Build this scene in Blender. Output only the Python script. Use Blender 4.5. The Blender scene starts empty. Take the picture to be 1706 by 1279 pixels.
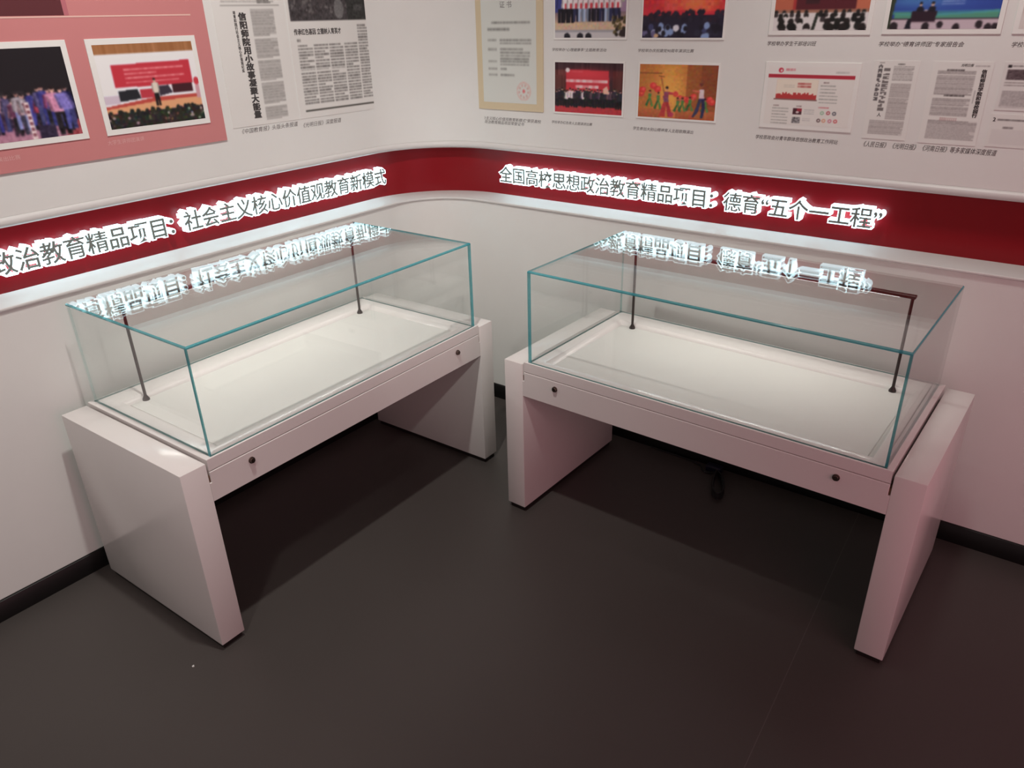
import bpy, bmesh, math, random
import numpy as np
from mathutils import Matrix, Vector

SC = bpy.context.scene
COL = SC.collection
random.seed(7)
RNG = np.random.default_rng(7)

# ------------------------------------------------------------------ camera
FW, FH = 1706, 1279
cam_d = bpy.data.cameras.new('camera')
cam_d.sensor_fit = 'HORIZONTAL'
cam_d.sensor_width = 36.0
cam_d.lens = 36.0 * 1270.563 / FW
cam_d.shift_x = -11.14 / FW
cam_d.shift_y = 16.62 / FW
cam_d.clip_start = 0.02
cam = bpy.data.objects.new('camera', cam_d)
COL.objects.link(cam)
yaw, pitch, roll = 0.642486, -0.462981, -0.021052
cy, sy, cp, sp = math.cos(yaw), math.sin(yaw), math.cos(pitch), math.sin(pitch)
Fv = Vector((-sy * cp, cy * cp, sp))
Rv = Vector((cy, sy, 0))
Uv = Rv.cross(Fv)
R2 = Rv * math.cos(roll) + Uv * math.sin(roll)
U2 = -Rv * math.sin(roll) + Uv * math.cos(roll)
M = Matrix.Identity(4)
for i in range(3):
    M[i][0], M[i][1], M[i][2] = R2[i], U2[i], -Fv[i]
M.translation = Vector((2.15653, -2.32910, 1.49553))
cam.matrix_world = M
SC.camera = cam

# ------------------------------------------------------------------ exposure, world, lamps
SC.view_settings.view_transform = 'Standard'
SC.view_settings.look = 'None'
SC.view_settings.exposure = 0.0
SC.view_settings.gamma = 1.0
SC.view_settings.use_curve_mapping = False
SC.cycles.max_bounces = 12
SC.cycles.transparent_max_bounces = 32
SC.cycles.sample_clamp_indirect = 6.0

world = bpy.data.worlds.new('hall_ambient')
SC.world = world
world.use_nodes = True
wn = world.node_tree
wn.nodes['Background'].inputs['Color'].default_value = (1.0, 0.86, 0.84, 1)
wn.nodes['Background'].inputs['Strength'].default_value = 0.265


def spot(name, loc, target, power, size, blend, radius, color):
    d = bpy.data.lights.new(name, 'SPOT')
    d.energy, d.spot_size, d.spot_blend, d.shadow_soft_size, d.color = power, math.radians(size), blend, radius, color
    o = bpy.data.objects.new(name, d)
    COL.objects.link(o)
    o.location = loc
    o.rotation_euler = (Vector(target) - Vector(loc)).to_track_quat('-Z', 'Y').to_euler()
    return o


spot('ceiling_spotlight', (1.05, -1.47, 2.75), (0.10, -0.95, 0.90), 112, 96, 1.0, 0.04, (1.0, 0.975, 0.92))
spot('ceiling_spotlight_right', (1.70, -0.68, 2.75), (1.68, 0.08, 1.40), 58, 66, 1.0, 0.12, (1.0, 0.985, 0.92))
spot('ceiling_spotlight_corner', (2.70, -2.70, 2.75), (0.12, -0.12, 0.55), 92, 24, 1.0, 0.05, (1.0, 0.955, 0.89))
spot('added_fill_left', (1.75, -3.00, 2.75), (0.30, -1.95, 0.0), 70, 48, 1.0, 0.10, (1.0, 0.95, 0.90))  # added fill from behind the camera, brightens the left table and floor
ad = bpy.data.lights.new('added_pink_fill', 'AREA')      # unseen pink fill, added to redden the right side
ad.size, ad.energy, ad.color = 1.4, 10.0, (1.0, 0.33, 0.42)
ao = bpy.data.objects.new('added_pink_fill', ad)
COL.objects.link(ao)
ao.location = (3.3, -1.7, 1.1)
ao.rotation_euler = (Vector((1.6, -0.5, 0.4)) - ao.location).to_track_quat('-Z', 'Y').to_euler()

# ------------------------------------------------------------------ materials


def principled(name, base, rough=0.5, spec=0.5, metal=0.0, coat=0.0, emit=None, estr=0.0):
    m = bpy.data.materials.new(name)
    m.use_nodes = True
    b = m.node_tree.nodes['Principled BSDF']
    b.inputs['Base Color'].default_value = (*base, 1)
    b.inputs['Roughness'].default_value = rough
    b.inputs['Specular IOR Level'].default_value = spec
    b.inputs['Metallic'].default_value = metal
    b.inputs['Coat Weight'].default_value = coat
    if emit:
        b.inputs['Emission Color'].default_value = (*emit, 1)
        b.inputs['Emission Strength'].default_value = estr
    return m


def add_noise(m, base, scale, amount, rough=None, ramt=0.0, detail=4):
    """procedural mottling of the base colour and the gloss"""
    nt = m.node_tree
    b = nt.nodes['Principled BSDF']
    tc = nt.nodes.new('ShaderNodeTexCoord')
    no = nt.nodes.new('ShaderNodeTexNoise')
    no.inputs['Scale'].default_value = scale
    no.inputs['Detail'].default_value = detail
    nt.links.new(tc.outputs['Object'], no.inputs['Vector'])
    mx = nt.nodes.new('ShaderNodeMix')
    mx.data_type = 'RGBA'
    mx.inputs[6].default_value = (*[c * (1 - amount) for c in base], 1)
    mx.inputs[7].default_value = (*[min(1, c * (1 + amount)) for c in base], 1)
    nt.links.new(no.outputs['Fac'], mx.inputs[0])
    nt.links.new(mx.outputs[2], b.inputs['Base Color'])
    if rough is not None:
        mr = nt.nodes.new('ShaderNodeMapRange')
        mr.inputs[3].default_value = rough - ramt
        mr.inputs[4].default_value = rough + ramt
        nt.links.new(no.outputs['Fac'], mr.inputs[0])
        nt.links.new(mr.outputs[0], b.inputs['Roughness'])
    return m


WALL = (0.765, 0.77, 0.745)
M_wall = add_noise(principled('wall_paint', WALL, 0.55, 0.3), WALL, 9, 0.025)
FLOOR = (0.066, 0.057, 0.053)
M_floor = add_noise(principled('floor_vinyl', FLOOR, 0.4, 0.35), FLOOR, 2.2, 0.10, 0.42, 0.08, 6)
M_black = principled('black_skirting', (0.006, 0.006, 0.006), 0.35, 0.3)
M_trim = principled('white_trim', (0.67, 0.66, 0.645), 0.4, 0.4)
M_band = principled('red_acrylic', (0.235, 0.005, 0.010), 0.30, 0.3)
PAINT = (0.78, 0.745, 0.725)
M_paint = add_noise(principled('white_lacquer', PAINT, 0.17, 0.5), PAINT, 5, 0.015)
M_tray = add_noise(principled('tray_liner', (0.74, 0.73, 0.70), 0.6, 0.3), (0.74, 0.73, 0.70), 30, 0.02)
M_groove = principled('groove_brown', (0.16, 0.095, 0.06), 0.6, 0.2)
M_dark = principled('dark_gap_shade', (0.018, 0.014, 0.013), 0.5, 0.3)  # near-black stand-in for the shade under the case legs
M_metal = principled('dark_bronze_metal', (0.040, 0.030, 0.028), 0.35, 0.5, 0.4)
M_bar = principled('maroon_bar', (0.040, 0.012, 0.012), 0.35, 0.4, 0.2)
M_lock = principled('lock_steel', (0.22, 0.17, 0.15), 0.25, 0.5, 1.0)
M_led = principled('led_strip', (0.9, 0.9, 0.9), 0.5, 0.2, emit=(1.0, 0.98, 0.92), estr=6.0)
M_face = principled('letter_face_grey', (0.20, 0.23, 0.21), 0.4, 0.3)
M_glow = principled('letter_glow', (0.9, 0.95, 0.95), 0.5, 0.2, emit=(0.62, 0.90, 1.0), estr=2.5)
M_card = principled('photo_card', (0.83, 0.83, 0.80), 0.5, 0.3)
M_board = add_noise(principled('pink_board', (0.60, 0.235, 0.235), 0.5, 0.3), (0.60, 0.235, 0.235), 1.6, 0.05)
M_maroon = principled('maroon_panel', (0.12, 0.032, 0.038), 0.45, 0.3)
M_rule = principled('pale_pink_rule', (0.80, 0.52, 0.46), 0.5, 0.3)
M_ink = principled('black_ink', (0.07, 0.065, 0.065), 0.7, 0.1)
M_inkgrey = principled('grey_ink', (0.15, 0.14, 0.14), 0.7, 0.1)
M_pinkink = principled('pale_caption_ink', (0.72, 0.42, 0.41), 0.7, 0.1)
M_cable = principled('black_rubber', (0.010, 0.010, 0.011), 0.45, 0.4)
M_plug = principled('dark_blue_plastic', (0.012, 0.012, 0.030), 0.3, 0.5)
M_paper = principled('white_paper', (0.7, 0.7, 0.68), 0.7, 0.1)


def seam_on_floor(m):
    """the thin pale joint between two floor sheets"""
    nt = m.node_tree
    b = nt.nodes['Principled BSDF']
    src = b.inputs['Base Color'].links[0].from_socket
    tc = nt.nodes.new('ShaderNodeTexCoord')
    sx = nt.nodes.new('ShaderNodeSeparateXYZ')
    nt.links.new(tc.outputs['Object'], sx.inputs[0])
    ma = nt.nodes.new('ShaderNodeMath')
    ma.operation = 'MULTIPLY_ADD'
    ma.inputs[1].default_value = 0.0457
    ma.inputs[2].default_value = -1.834 + 0.504 * 0.0457
    nt.links.new(sx.outputs['Y'], ma.inputs[0])
    ad = nt.nodes.new('ShaderNodeMath')
    ad.operation = 'ADD'
    nt.links.new(sx.outputs['X'], ad.inputs[0])
    nt.links.new(ma.outputs[0], ad.inputs[1])
    ab = nt.nodes.new('ShaderNodeMath')
    ab.operation = 'ABSOLUTE'
    nt.links.new(ad.outputs[0], ab.inputs[0])
    lt = nt.nodes.new('ShaderNodeMath')
    lt.operation = 'LESS_THAN'
    lt.inputs[1].default_value = 0.0011
    nt.links.new(ab.outputs[0], lt.inputs[0])
    mx = nt.nodes.new('ShaderNodeMix')
    mx.data_type = 'RGBA'
    mx.inputs[7].default_value = (0.10, 0.088, 0.083, 1)
    nt.links.new(lt.outputs[0], mx.inputs[0])
    nt.links.new(src, mx.inputs[6])
    nt.links.new(mx.outputs[2], b.inputs['Base Color'])


seam_on_floor(M_floor)


def glass_material(name, tint, extra_diffuse=None, amount=0.0, rough=0.0):
    """clear sheet glass: straight-through transmission plus a Fresnel mirror"""
    m = bpy.data.materials.new(name)
    m.use_nodes = True
    nt = m.node_tree
    nt.nodes.clear()
    out = nt.nodes.new('ShaderNodeOutputMaterial')
    tr = nt.nodes.new('ShaderNodeBsdfTransparent')
    tr.inputs['Color'].default_value = (*tint, 1)
    gl = nt.nodes.new('ShaderNodeBsdfGlossy')
    gl.inputs['Roughness'].default_value = rough
    geo = nt.nodes.new('ShaderNodeNewGeometry')
    mr = nt.nodes.new('ShaderNodeMapRange')
    mr.inputs[3].default_value = 1.5
    mr.inputs[4].default_value = 1 / 1.5
    nt.links.new(geo.outputs['Backfacing'], mr.inputs[0])
    fr = nt.nodes.new('ShaderNodeFresnel')
    nt.links.new(mr.outputs[0], fr.inputs['IOR'])
    mix = nt.nodes.new('ShaderNodeMixShader')
    nt.links.new(fr.outputs[0], mix.inputs[0])
    body = tr
    if extra_diffuse:
        df = nt.nodes.new('ShaderNodeBsdfDiffuse')
        df.inputs['Color'].default_value = (*extra_diffuse, 1)
        m2 = nt.nodes.new('ShaderNodeMixShader')
        m2.inputs[0].default_value = amount
        nt.links.new(tr.outputs[0], m2.inputs[1])
        nt.links.new(df.outputs[0], m2.inputs[2])
        body = m2
    nt.links.new(body.outputs[0], mix.inputs[1])
    nt.links.new(gl.outputs[0], mix.inputs[2])
    nt.links.new(mix.outputs[0], out.inputs['Surface'])
    return m


M_glass = glass_material('clear_glass', (0.985, 0.995, 0.992))
M_edge_pale = glass_material('pale_glass_edge', (0.70, 0.90, 0.88), (0.05, 0.35, 0.36), 0.22, 0.1)
M_edge = glass_material('teal_glass_edge', (0.45, 0.80, 0.78), (0.04, 0.38, 0.46), 0.62, 0.08)  # edge teal, tinted bluer in place of letter light carried inside the glass


def print_material():
    m = principled('printed_picture', (1, 1, 1), 0.45, 0.3)
    nt = m.node_tree
    at = nt.nodes.new('ShaderNodeAttribute')
    at.attribute_name = 'ink'
    nt.links.new(at.outputs['Color'], nt.nodes['Principled BSDF'].inputs['Base Color'])
    return m


M_print = print_material()

# ------------------------------------------------------------------ helpers


def link(name, mesh, mat, parent=None, matrix=None):
    o = bpy.data.objects.new(name, mesh)
    COL.objects.link(o)
    if mat is not None:
        for mm in (mat if isinstance(mat, (list, tuple)) else [mat]):
            mesh.materials.append(mm)
    if parent is not None:
        o.parent = parent
    if matrix is not None:
        o.matrix_world = matrix
    return o


def mesh_of(bm, name):
    me = bpy.data.meshes.new(name)
    bm.to_mesh(me)
    bm.free()
    return me


def empty(name, matrix):
    o = bpy.data.objects.new(name, None)
    o.empty_display_size = 0.05
    COL.objects.link(o)
    o.matrix_world = matrix
    return o


def tag(o, label=None, cat=None, group=None, kind=None):
    if label:
        o['label'] = label
    if cat:
        o['category'] = cat
    if group:
        o['group'] = group
    if kind:
        o['kind'] = kind
    return o


def box(bm, a, b, bevel=0.0, seg=2, mat=0):
    (x0, y0, z0), (x1, y1, z1) = a, b
    r = bmesh.ops.create_cube(bm, size=1.0)
    vs = r['verts']
    for v in vs:
        v.co = Vector(((x0 + x1) / 2 + v.co.x * (x1 - x0), (y0 + y1) / 2 + v.co.y * (y1 - y0), (z0 + z1) / 2 + v.co.z * (z1 - z0)))
    fs = list({f for v in vs for f in v.link_faces})
    for f in fs:
        f.material_index = mat
    if bevel > 0:
        es = list({e for v in vs for e in v.link_edges})
        bmesh.ops.bevel(bm, geom=es, offset=bevel, segments=seg, profile=0.5, affect='EDGES')
    return vs


def cyl(bm, p0, p1, r0, r1=None, seg=20):
    r1 = r0 if r1 is None else r1
    p0, p1 = Vector(p0), Vector(p1)
    d = p1 - p0
    rot = d.to_track_quat('Z', 'Y').to_matrix().to_4x4()
    bmesh.ops.create_cone(bm, cap_ends=True, cap_tris=False, segments=seg, radius1=r0, radius2=r1, depth=d.length,
                          matrix=Matrix.Translation((p0 + p1) / 2) @ rot)


def tube(bm, pts, r, seg=8):
    """a round tube along a polyline"""
    pts = [Vector(p) for p in pts]
    rings = []
    prev = None
    for i, p in enumerate(pts):
        t = (pts[min(i + 1, len(pts) - 1)] - pts[max(i - 1, 0)]).normalized()
        n = prev if prev is not None else (Vector((0, 0, 1)) if abs(t.z) < .9 else Vector((1, 0, 0)))
        n = (n - t * n.dot(t)).normalized()
        prev = n
        b = t.cross(n)
        rings.append([bm.verts.new(p + (n * math.cos(k / seg * 2 * math.pi) + b * math.sin(k / seg * 2 * math.pi)) * r) for k in range(seg)])
    for a, c in zip(rings, rings[1:]):
        for k in range(seg):
            f = bm.faces.new((a[k], a[(k + 1) % seg], c[(k + 1) % seg], c[k]))
            f.smooth = True
    bm.faces.new(rings[0][::-1])
    bm.faces.new(rings[-1])


def smooth(me, angle=40):
    for p in me.polygons:
        p.use_smooth = True
    me.set_sharp_from_angle(angle=math.radians(angle))
    return me


# ------------------------------------------------------------------ the room shell
RC = 0.235          # radius of the rounded corner at the face of the lower wall
FAR = 4.6
BAND_D = 0.1220     # the red band lies this far behind the lower wall
UP_D = 0.080        # and the upper wall this far


def path(which):
    pts = []
    if which in ('left', 'all'):
        pts += [((0, -FAR), (1, 0)), ((0, -RC), (1, 0))]
    if which in ('corner', 'all'):
        for k in range(0, 33):
            a = math.pi - k / 32 * math.pi / 2
            pts.append(((RC + RC * math.cos(a), -RC + RC * math.sin(a)), (-math.cos(a), -math.sin(a))))
    if which in ('right', 'all'):
        pts += [((RC, 0), (0, -1)), ((FAR, 0), (0, -1))]
    out = []
    for p in pts:
        if not out or (Vector(out[-1][0]) - Vector(p[0])).length > 1e-6:
            out.append(p)
    return out


def sweep(name, which, profile, mat, sharp=50):
    """profile: closed list of (distance into the room, height)"""
    bm = bmesh.new()
    rings = []
    for (x, y), (nx, ny) in path(which):
        rings.append([bm.verts.new((x + nx * d, y + ny * d, z)) for d, z in profile])
    n = len(profile)
    for a, c in zip(rings, rings[1:]):
        for k in range(n):
            bm.faces.new((a[k], a[(k + 1) % n], c[(k + 1) % n], c[k]))
    bm.faces.new(rings[0])
    bm.faces.new(rings[-1][::-1])
    bmesh.ops.recalc_face_normals(bm, faces=bm.faces)
    me = smooth(mesh_of(bm, name), sharp)
    return tag(link(name, me, mat), kind='structure')


HT = 2.95
bm = bmesh.new()
box(bm, (-0.26, -FAR, -0.05), (FAR, 0.26, 0.0))
tag(link('floor', mesh_of(bm, 'floor'), M_floor), 'dark grey vinyl floor with one thin pale joint', kind='structure')
bm = bmesh.new()
box(bm, (-0.26, -FAR, HT), (FAR, 0.26, HT + 0.05))
tag(link('ceiling', mesh_of(bm, 'ceiling'), M_wall), kind='structure')
BZ0, BZ1 = 0.8485, 1.024        # ledge top, underside of the upper lip
wall_prof = [(0, 0), (0, BZ0 - 0.008), (-BAND_D - 0.004, BZ0 - 0.008), (-BAND_D - 0.004, BZ1 + 0.026), (-UP_D, BZ1 + 0.026), (-UP_D, HT), (-0.25, HT), (-0.25, 0)]
sweep('wall_left', 'left', wall_prof, M_wall)
sweep('wall_corner', 'corner', wall_prof, M_wall)
sweep('wall_right', 'right', wall_prof, M_wall)
BB = 0.0626
bb_prof = [(0.0, 0.0), (0.0, BB), (0.007, BB), (0.009, BB - 0.002), (0.009, 0.0)]
for w in ('left', 'corner', 'right'):
    sweep('baseboard_' + w, w, bb_prof, M_black)


def nose(z0, z1, back, front):
    """a strip with a half-round front edge"""
    r = (z1 - z0) / 2
    pr = [(back, z0), (front - r, z0)]
    for k in range(1, 8):
        a = -math.pi / 2 + k / 8 * math.pi
        pr.append((front - r + r * math.cos(a), (z0 + z1) / 2 + r * math.sin(a)))
    return pr + [(front - r, z1), (back, z1)]


tag(sweep('trim_1', 'all', nose(BZ1, BZ1 + 0.026, -BAND_D - 0.004, -UP_D + 0.010), M_trim), 'white rounded lip of the upper wall above the red band')
tag(sweep('trim_2', 'all', [(-BAND_D - 0.004, BZ0 - 0.008), (0.0055, BZ0 - 0.008), (0.0065, BZ0 - 0.007), (0.0065, BZ0 - 0.0022), (0.0058, BZ0 - 0.0007), (0.004, BZ0), (-BAND_D - 0.004, BZ0)], M_trim), 'white rounded ledge running below the red band')
band_prof = [(-BAND_D - 0.004, BZ0), (-BAND_D - 0.004, BZ1), (-BAND_D, BZ1), (-BAND_D, BZ0)]
for k, (w, l) in enumerate((('left', 'long red band panel along the left wall'), ('corner', 'curved red band panel in the corner'),
                            ('right', 'long red band panel along the right wall'))):
    tag(sweep('trim_%d' % (k + 3), w, band_prof, M_band), l)
KL = (2.15653 + UP_D) / 2.15653
KR = (2.32910 + UP_D) / 2.32910


def band_left(y, z):
    """frame on the left part of the band: x runs towards the corner, y up, z into the room"""
    return Matrix(((0, 0, 1, -BAND_D), (1, 0, 0, y), (0, 1, 0, z), (0, 0, 0, 1)))


def band_right(x, z):
    return Matrix(((1, 0, 0, x), (0, 0, -1, BAND_D), (0, 1, 0, z), (0, 0, 0, 1)))


def on_left(y, z, off=0.0):
    """frame on the upper left wall; wall measurements below were taken on a plane UP_D in front of it, hence KL"""
    y, z = -2.32910 + (y + 2.32910) * KL, 1.49553 + (z - 1.49553) * KL
    return Matrix(((0, 0, 1, -UP_D + off), (1, 0, 0, y), (0, 1, 0, z), (0, 0, 0, 1))) @ Matrix.Scale(KL, 4)


def on_right(x, z, off=0.0):
    x, z = 2.15653 + (x - 2.15653) * KR, 1.49553 + (z - 1.49553) * KR
    return Matrix(((1, 0, 0, x), (0, 0, -1, UP_D - off), (0, 1, 0, z), (0, 0, 0, 1))) @ Matrix.Scale(KR, 4)


# ------------------------------------------------------------------ writing
def text_mesh(s, size=1.0, extrude=0.0, offset=0.0, shear=0.0, line=1.0, align='LEFT'):
    c = bpy.data.curves.new('writing', 'FONT')
    c.body = s
    c.size = size
    c.extrude = extrude
    c.offset = offset
    c.shear = shear
    c.space_line = line
    c.align_x = align
    c.resolution_u = 3
    o = bpy.data.objects.new('writing', c)
    COL.objects.link(o)
    dg = bpy.context.evaluated_depsgraph_get()
    me = bpy.data.meshes.new_from_object(o.evaluated_get(dg))
    bpy.data.objects.remove(o)
    bpy.data.curves.remove(c)
    me.materials.clear()
    return me


def bounds(me):
    co = np.empty(len(me.vertices) * 3, dtype=np.float32)
    me.vertices.foreach_get('co', co)
    co = co.reshape(-1, 3)
    return co.min(0), co.max(0), co


def fit_text(s, x0, x1, y0, y1, z=0.0, bold=0.0, **kw):
    """writing stretched to fill the rectangle x0..x1, y0..y1"""
    me = text_mesh(s, 1.0, 0.0, 0.0, **kw)
    if bold > 0:                                    # heavier strokes: the glyphs laid over themselves, slightly shifted
        bm = bmesh.new()
        for k, (dx, dy) in enumerate(((-1, -.6), (1, -.6), (-1, .6), (1, .6), (0, 0))):
            n = len(bm.verts)
            bm.from_mesh(me)
            bm.verts.ensure_lookup_table()
            for v in bm.verts[n:]:
                v.co += Vector((dx * bold, dy * bold, k * 0.0002))
        bm.to_mesh(me)
        bm.free()
    lo, hi, co = bounds(me)
    co[:, 0] = x0 + (co[:, 0] - lo[0]) / (hi[0] - lo[0]) * (x1 - x0)
    co[:, 1] = y0 + (co[:, 1] - lo[1]) / (hi[1] - lo[1]) * (y1 - y0)
    co[:, 2] = z + co[:, 2] * 0.05
    me.vertices.foreach_set('co', co.ravel())
    me.update()
    return me


# glowing characters on the band: a lit body, widened to stand in for the halo, behind a thin grey face
CH = 0.0640
CZ = 0.9330
_cache = {}


def sign_meshes(ch):
    if ch not in _cache:
        body = text_mesh(ch, CH, 0.0160, 0.0044)
        face = text_mesh(ch, CH, 0.0012, 0.0007)
        # centre on the em box, stand on the band
        for me, z in ((body, 0.0160), (face, 0.0333)):
            lo, hi, co = bounds(me)
            co[:, 1] -= 0.38 * CH
            co[:, 2] += z
            me.vertices.foreach_set('co', co.ravel())
            me.update()
        body.materials.append(M_glow)
        face.materials.append(M_face)
        _cache[ch] = (body, face)
    return _cache[ch]


def sign(text, frame, start, end, wall):
    adv = [{'“': 0.45, '”': 0.45, '：': 0.42, ' ': 0.46}.get(c, 1.0) for c in text]
    k = (end - start) / sum(adv)
    pos = start
    vis = [c for c in text if c != ' ']
    names = {'：': 'colon', '“': 'opening quotation mark', '”': 'closing quotation mark'}
    nm = lambda c: names.get(c, c)
    j = 0
    for c, a in zip(text, adv):
        if c == ' ':
            pos += a * k
            continue
        bme, fme = sign_meshes(c)
        lo, hi, _ = bounds(fme)
        dx = pos + a * k / 2 - (CH * 0.5 if a == 1.0 else (lo[0] + hi[0]) / 2)
        e = empty('sign_character', frame(dx, CZ))
        prv = nm(vis[j - 1]) if j else None
        nxt = nm(vis[j + 1]) if j + 1 < len(vis) else None
        where = ('between %s and %s' % (prv, nxt)) if prv and nxt else ('first of its row, before %s' % nxt if nxt else 'last of its row, after %s' % prv)
        tag(e, 'glowing white %s on the %s red band, %s' % (('character ' + c) if c not in names else names[c], wall, where),
            'sign character', 'glowing characters on the %s red band' % wall)
        for n, me in (('light_body', bme), ('letter_face', fme)):
            o = bpy.data.objects.new(n, me)
            COL.objects.link(o)
            o.parent = e
        pos += a * k
        j += 1


sign('政治教育精品项目： 社会主义核心价值观教育新模式', band_left, -1.602, -0.172, 'left')
sign('全国高校思想政治教育精品项目： 德育“五个一工程”', band_right, 0.276, 1.690, 'right')


# ------------------------------------------------------------------ printed pictures: a fine colour grid
class Pic:
    def __init__(s, w, h, bg):
        s.w, s.h = w, h
        s.a = np.empty((h, w, 3), np.float32)
        s.a[:] = bg
        yy, xx = np.mgrid[0:h, 0:w]
        s.u = (xx + 0.0) / (w - 1)
        s.v = (yy + 0.0) / (h - 1)

    def put(s, mask, c, al=1.0):
        s.a[mask] = s.a[mask] * (1 - al) + np.array(c, np.float32) * al

    def rect(s, u0, u1, v0, v1, c, al=1.0):
        s.put((s.u >= u0) & (s.u <= u1) & (s.v >= v0) & (s.v <= v1), c, al)

    def ell(s, u, v, ru, rv, c, al=1.0):
        s.put(((s.u - u) / ru) ** 2 + ((s.v - v) / rv) ** 2 <= 1, c, al)

    def glow(s, u, v, ru, rv, c, al=1.0):
        g = np.exp(-(((s.u - u) / ru) ** 2 + ((s.v - v) / rv) ** 2))[..., None] * al
        s.a = s.a * (1 - g) + np.array(c, np.float32) * g

    def poly(s, pts, c, al=1.0):
        ins = np.zeros((s.h, s.w), bool)
        n = len(pts)
        for i in range(n):
            (x0, y0), (x1, y1) = pts[i], pts[(i + 1) % n]
            if y0 == y1:
                continue
            cr = ((s.v < y0) != (s.v < y1)) & (s.u < (x1 - x0) * (s.v - y0) / (y1 - y0) + x0)
            ins ^= cr
        s.put(ins, c, al)

    def grad(s, v0, v1, c0, c1):
        m = (s.v >= v0) & (s.v <= v1)
        t = ((s.v - v0) / max(1e-6, v1 - v0))[..., None]
        g = np.array(c0, np.float32) * (1 - t) + np.array(c1, np.float32) * t
        s.a[m] = g[m]

    def speck(s, u0, u1, v0, v1, amt, nx=40, ny=30, mono=False):
        m = (s.u >= u0) & (s.u <= u1) & (s.v >= v0) & (s.v <= v1)
        n = RNG.normal(0, amt, (ny, nx, 1 if mono else 3)).astype(np.float32)
        iy = np.clip((s.v * ny).astype(int), 0, ny - 1)
        ix = np.clip((s.u * nx).astype(int), 0, nx - 1)
        s.a[m] += n[iy, ix][m]

    def text_rows(s, u0, u1, v0, v1, pitch, c, fill=0.6, al=0.75, cell=0.012, ragged=0.3):
        """unreadably small print: rows of tiny marks"""
        v = v0
        while v < v1 - pitch * 0.3:
            e = u1 - (RNG.random() * (u1 - u0) * ragged if RNG.random() < 0.25 else 0)
            m = (s.u >= u0) & (s.u <= e) & (s.v >= v) & (s.v <= v + pitch * fill)
            n = RNG.random(int(1 / cell) + 2)
            k = al * (0.55 + 0.45 * n[(s.u / cell).astype(int)])
            kk = np.where(m, k, 0)[..., None]
            s.a = s.a * (1 - kk) + np.array(c, np.float32) * kk
            v += pitch

    def blur(s, n=1):
        for _ in range(n):
            p = np.pad(s.a, ((1, 1), (1, 1), (0, 0)), 'edge')
            s.a = (p[1:-1, 1:-1] * 4 + p[:-2, 1:-1] * 2 + p[2:, 1:-1] * 2 + p[1:-1, :-2] * 2 + p[1:-1, 2:] * 2
                   + p[:-2, :-2] + p[2:, 2:] + p[:-2, 2:] + p[2:, :-2]) / 16

    def person(s, u, v, h, top, low, head=(200, 160, 140), hair=(30, 25, 25), w=0.25, lean=0.0, arms=True):
        """standing figure, feet at v, height h, drawn into the picture"""
        a = (s.h - 1) / (s.w - 1)
        b = h * w * a
        d = lean * h * a
        dk = tuple(c * .72 for c in top)
        dl = tuple(c * .70 for c in low)
        s.poly([(u - b * .36, v - h * .50), (u, v - h * .50), (u - b * .04, v), (u - b * .36, v)], low)
        s.poly([(u, v - h * .50), (u + b * .36, v - h * .50), (u + b * .40, v), (u + b * .08, v)], dl)
        s.poly([(u + d - b * .50, v - h * .81), (u + d - b * .18, v - h * .845), (u + d + b * .18, v - h * .845), (u + d + b * .50, v - h * .81),
                (u + b * .36, v - h * .46), (u - b * .36, v - h * .46)], top)
        if arms:
            s.poly([(u + d - b * .50, v - h * .81), (u + d - b * .32, v - h * .79), (u - b * .42, v - h * .47), (u - b * .58, v - h * .48)], dk)
            s.poly([(u + d + b * .50, v - h * .81), (u + d + b * .32, v - h * .79), (u + b * .42, v - h * .47), (u + b * .58, v - h * .48)], dk)
        s.ell(u + d, v - h * .915, .052 * h * a, .068 * h, head)
        s.ell(u + d, v - h * .950, .056 * h * a, .045 * h, hair)

    def mesh(s, name, x0, x1, y0, y1, z, gain=1.28):
        A = np.clip(s.a, 0, 255) / 255
        lin = np.where(A <= 0.04045, A / 12.92, ((A + 0.055) / 1.055) ** 2.4)
        lin = lin * 0.9 + lin.mean(2, keepdims=True) * 0.1
        lin = np.clip(lin * gain, 0, 0.86)
        h, w = s.h, s.w
        X = np.linspace(x0, x1, w)
        Y = np.linspace(y1, y0, h)
        co = np.zeros((h, w, 3), np.float32)
        co[..., 0] = X[None, :]
        co[..., 1] = Y[:, None]
        co[..., 2] = z
        idx = np.arange(h * w).reshape(h, w)
        q = np.stack([idx[1:, :-1], idx[1:, 1:], idx[:-1, 1:], idx[:-1, :-1]], -1).reshape(-1, 4)
        me = bpy.data.meshes.new(name)
        me.from_pydata(co.reshape(-1, 3).tolist(), [], q.tolist())
        at = me.attributes.new('ink', 'FLOAT_COLOR', 'POINT')
        rgba = np.ones((h * w, 4), np.float32)
        rgba[:, :3] = lin.reshape(-1, 3)
        at.data.foreach_set('color', rgba.ravel())
        me.update()
        return me


def slab(name, x0, x1, y0, y1, z0, z1, mat, parent, bevel=0.0004):
    bm = bmesh.new()
    box(bm, (x0, y0, z0), (x1, y1, z1), bevel, 1)
    o = link(name, mesh_of(bm, name), mat)
    o.parent = parent
    return o


def wall_photo(frame, a0, a1, z0, z1, border, pic, label, off=0.0, group=None, name='wall_photo', cat='photo'):
    """photo print on a white card; a0..a1, z0..z1 is the picture itself"""
    cx = (a0 + a1) / 2
    e = empty(name, frame(cx, z0 - border, off))
    tag(e, label, cat, group)
    w, h = a1 - a0, z1 - z0
    slab('mount', -w / 2 - border, w / 2 + border, 0, h + 2 * border, 0, 0.003, M_card, e)
    o = link('print', pic.mesh('print', -w / 2, w / 2, border, border + h, 0.0033), M_print)
    o.parent = e
    return e


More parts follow.
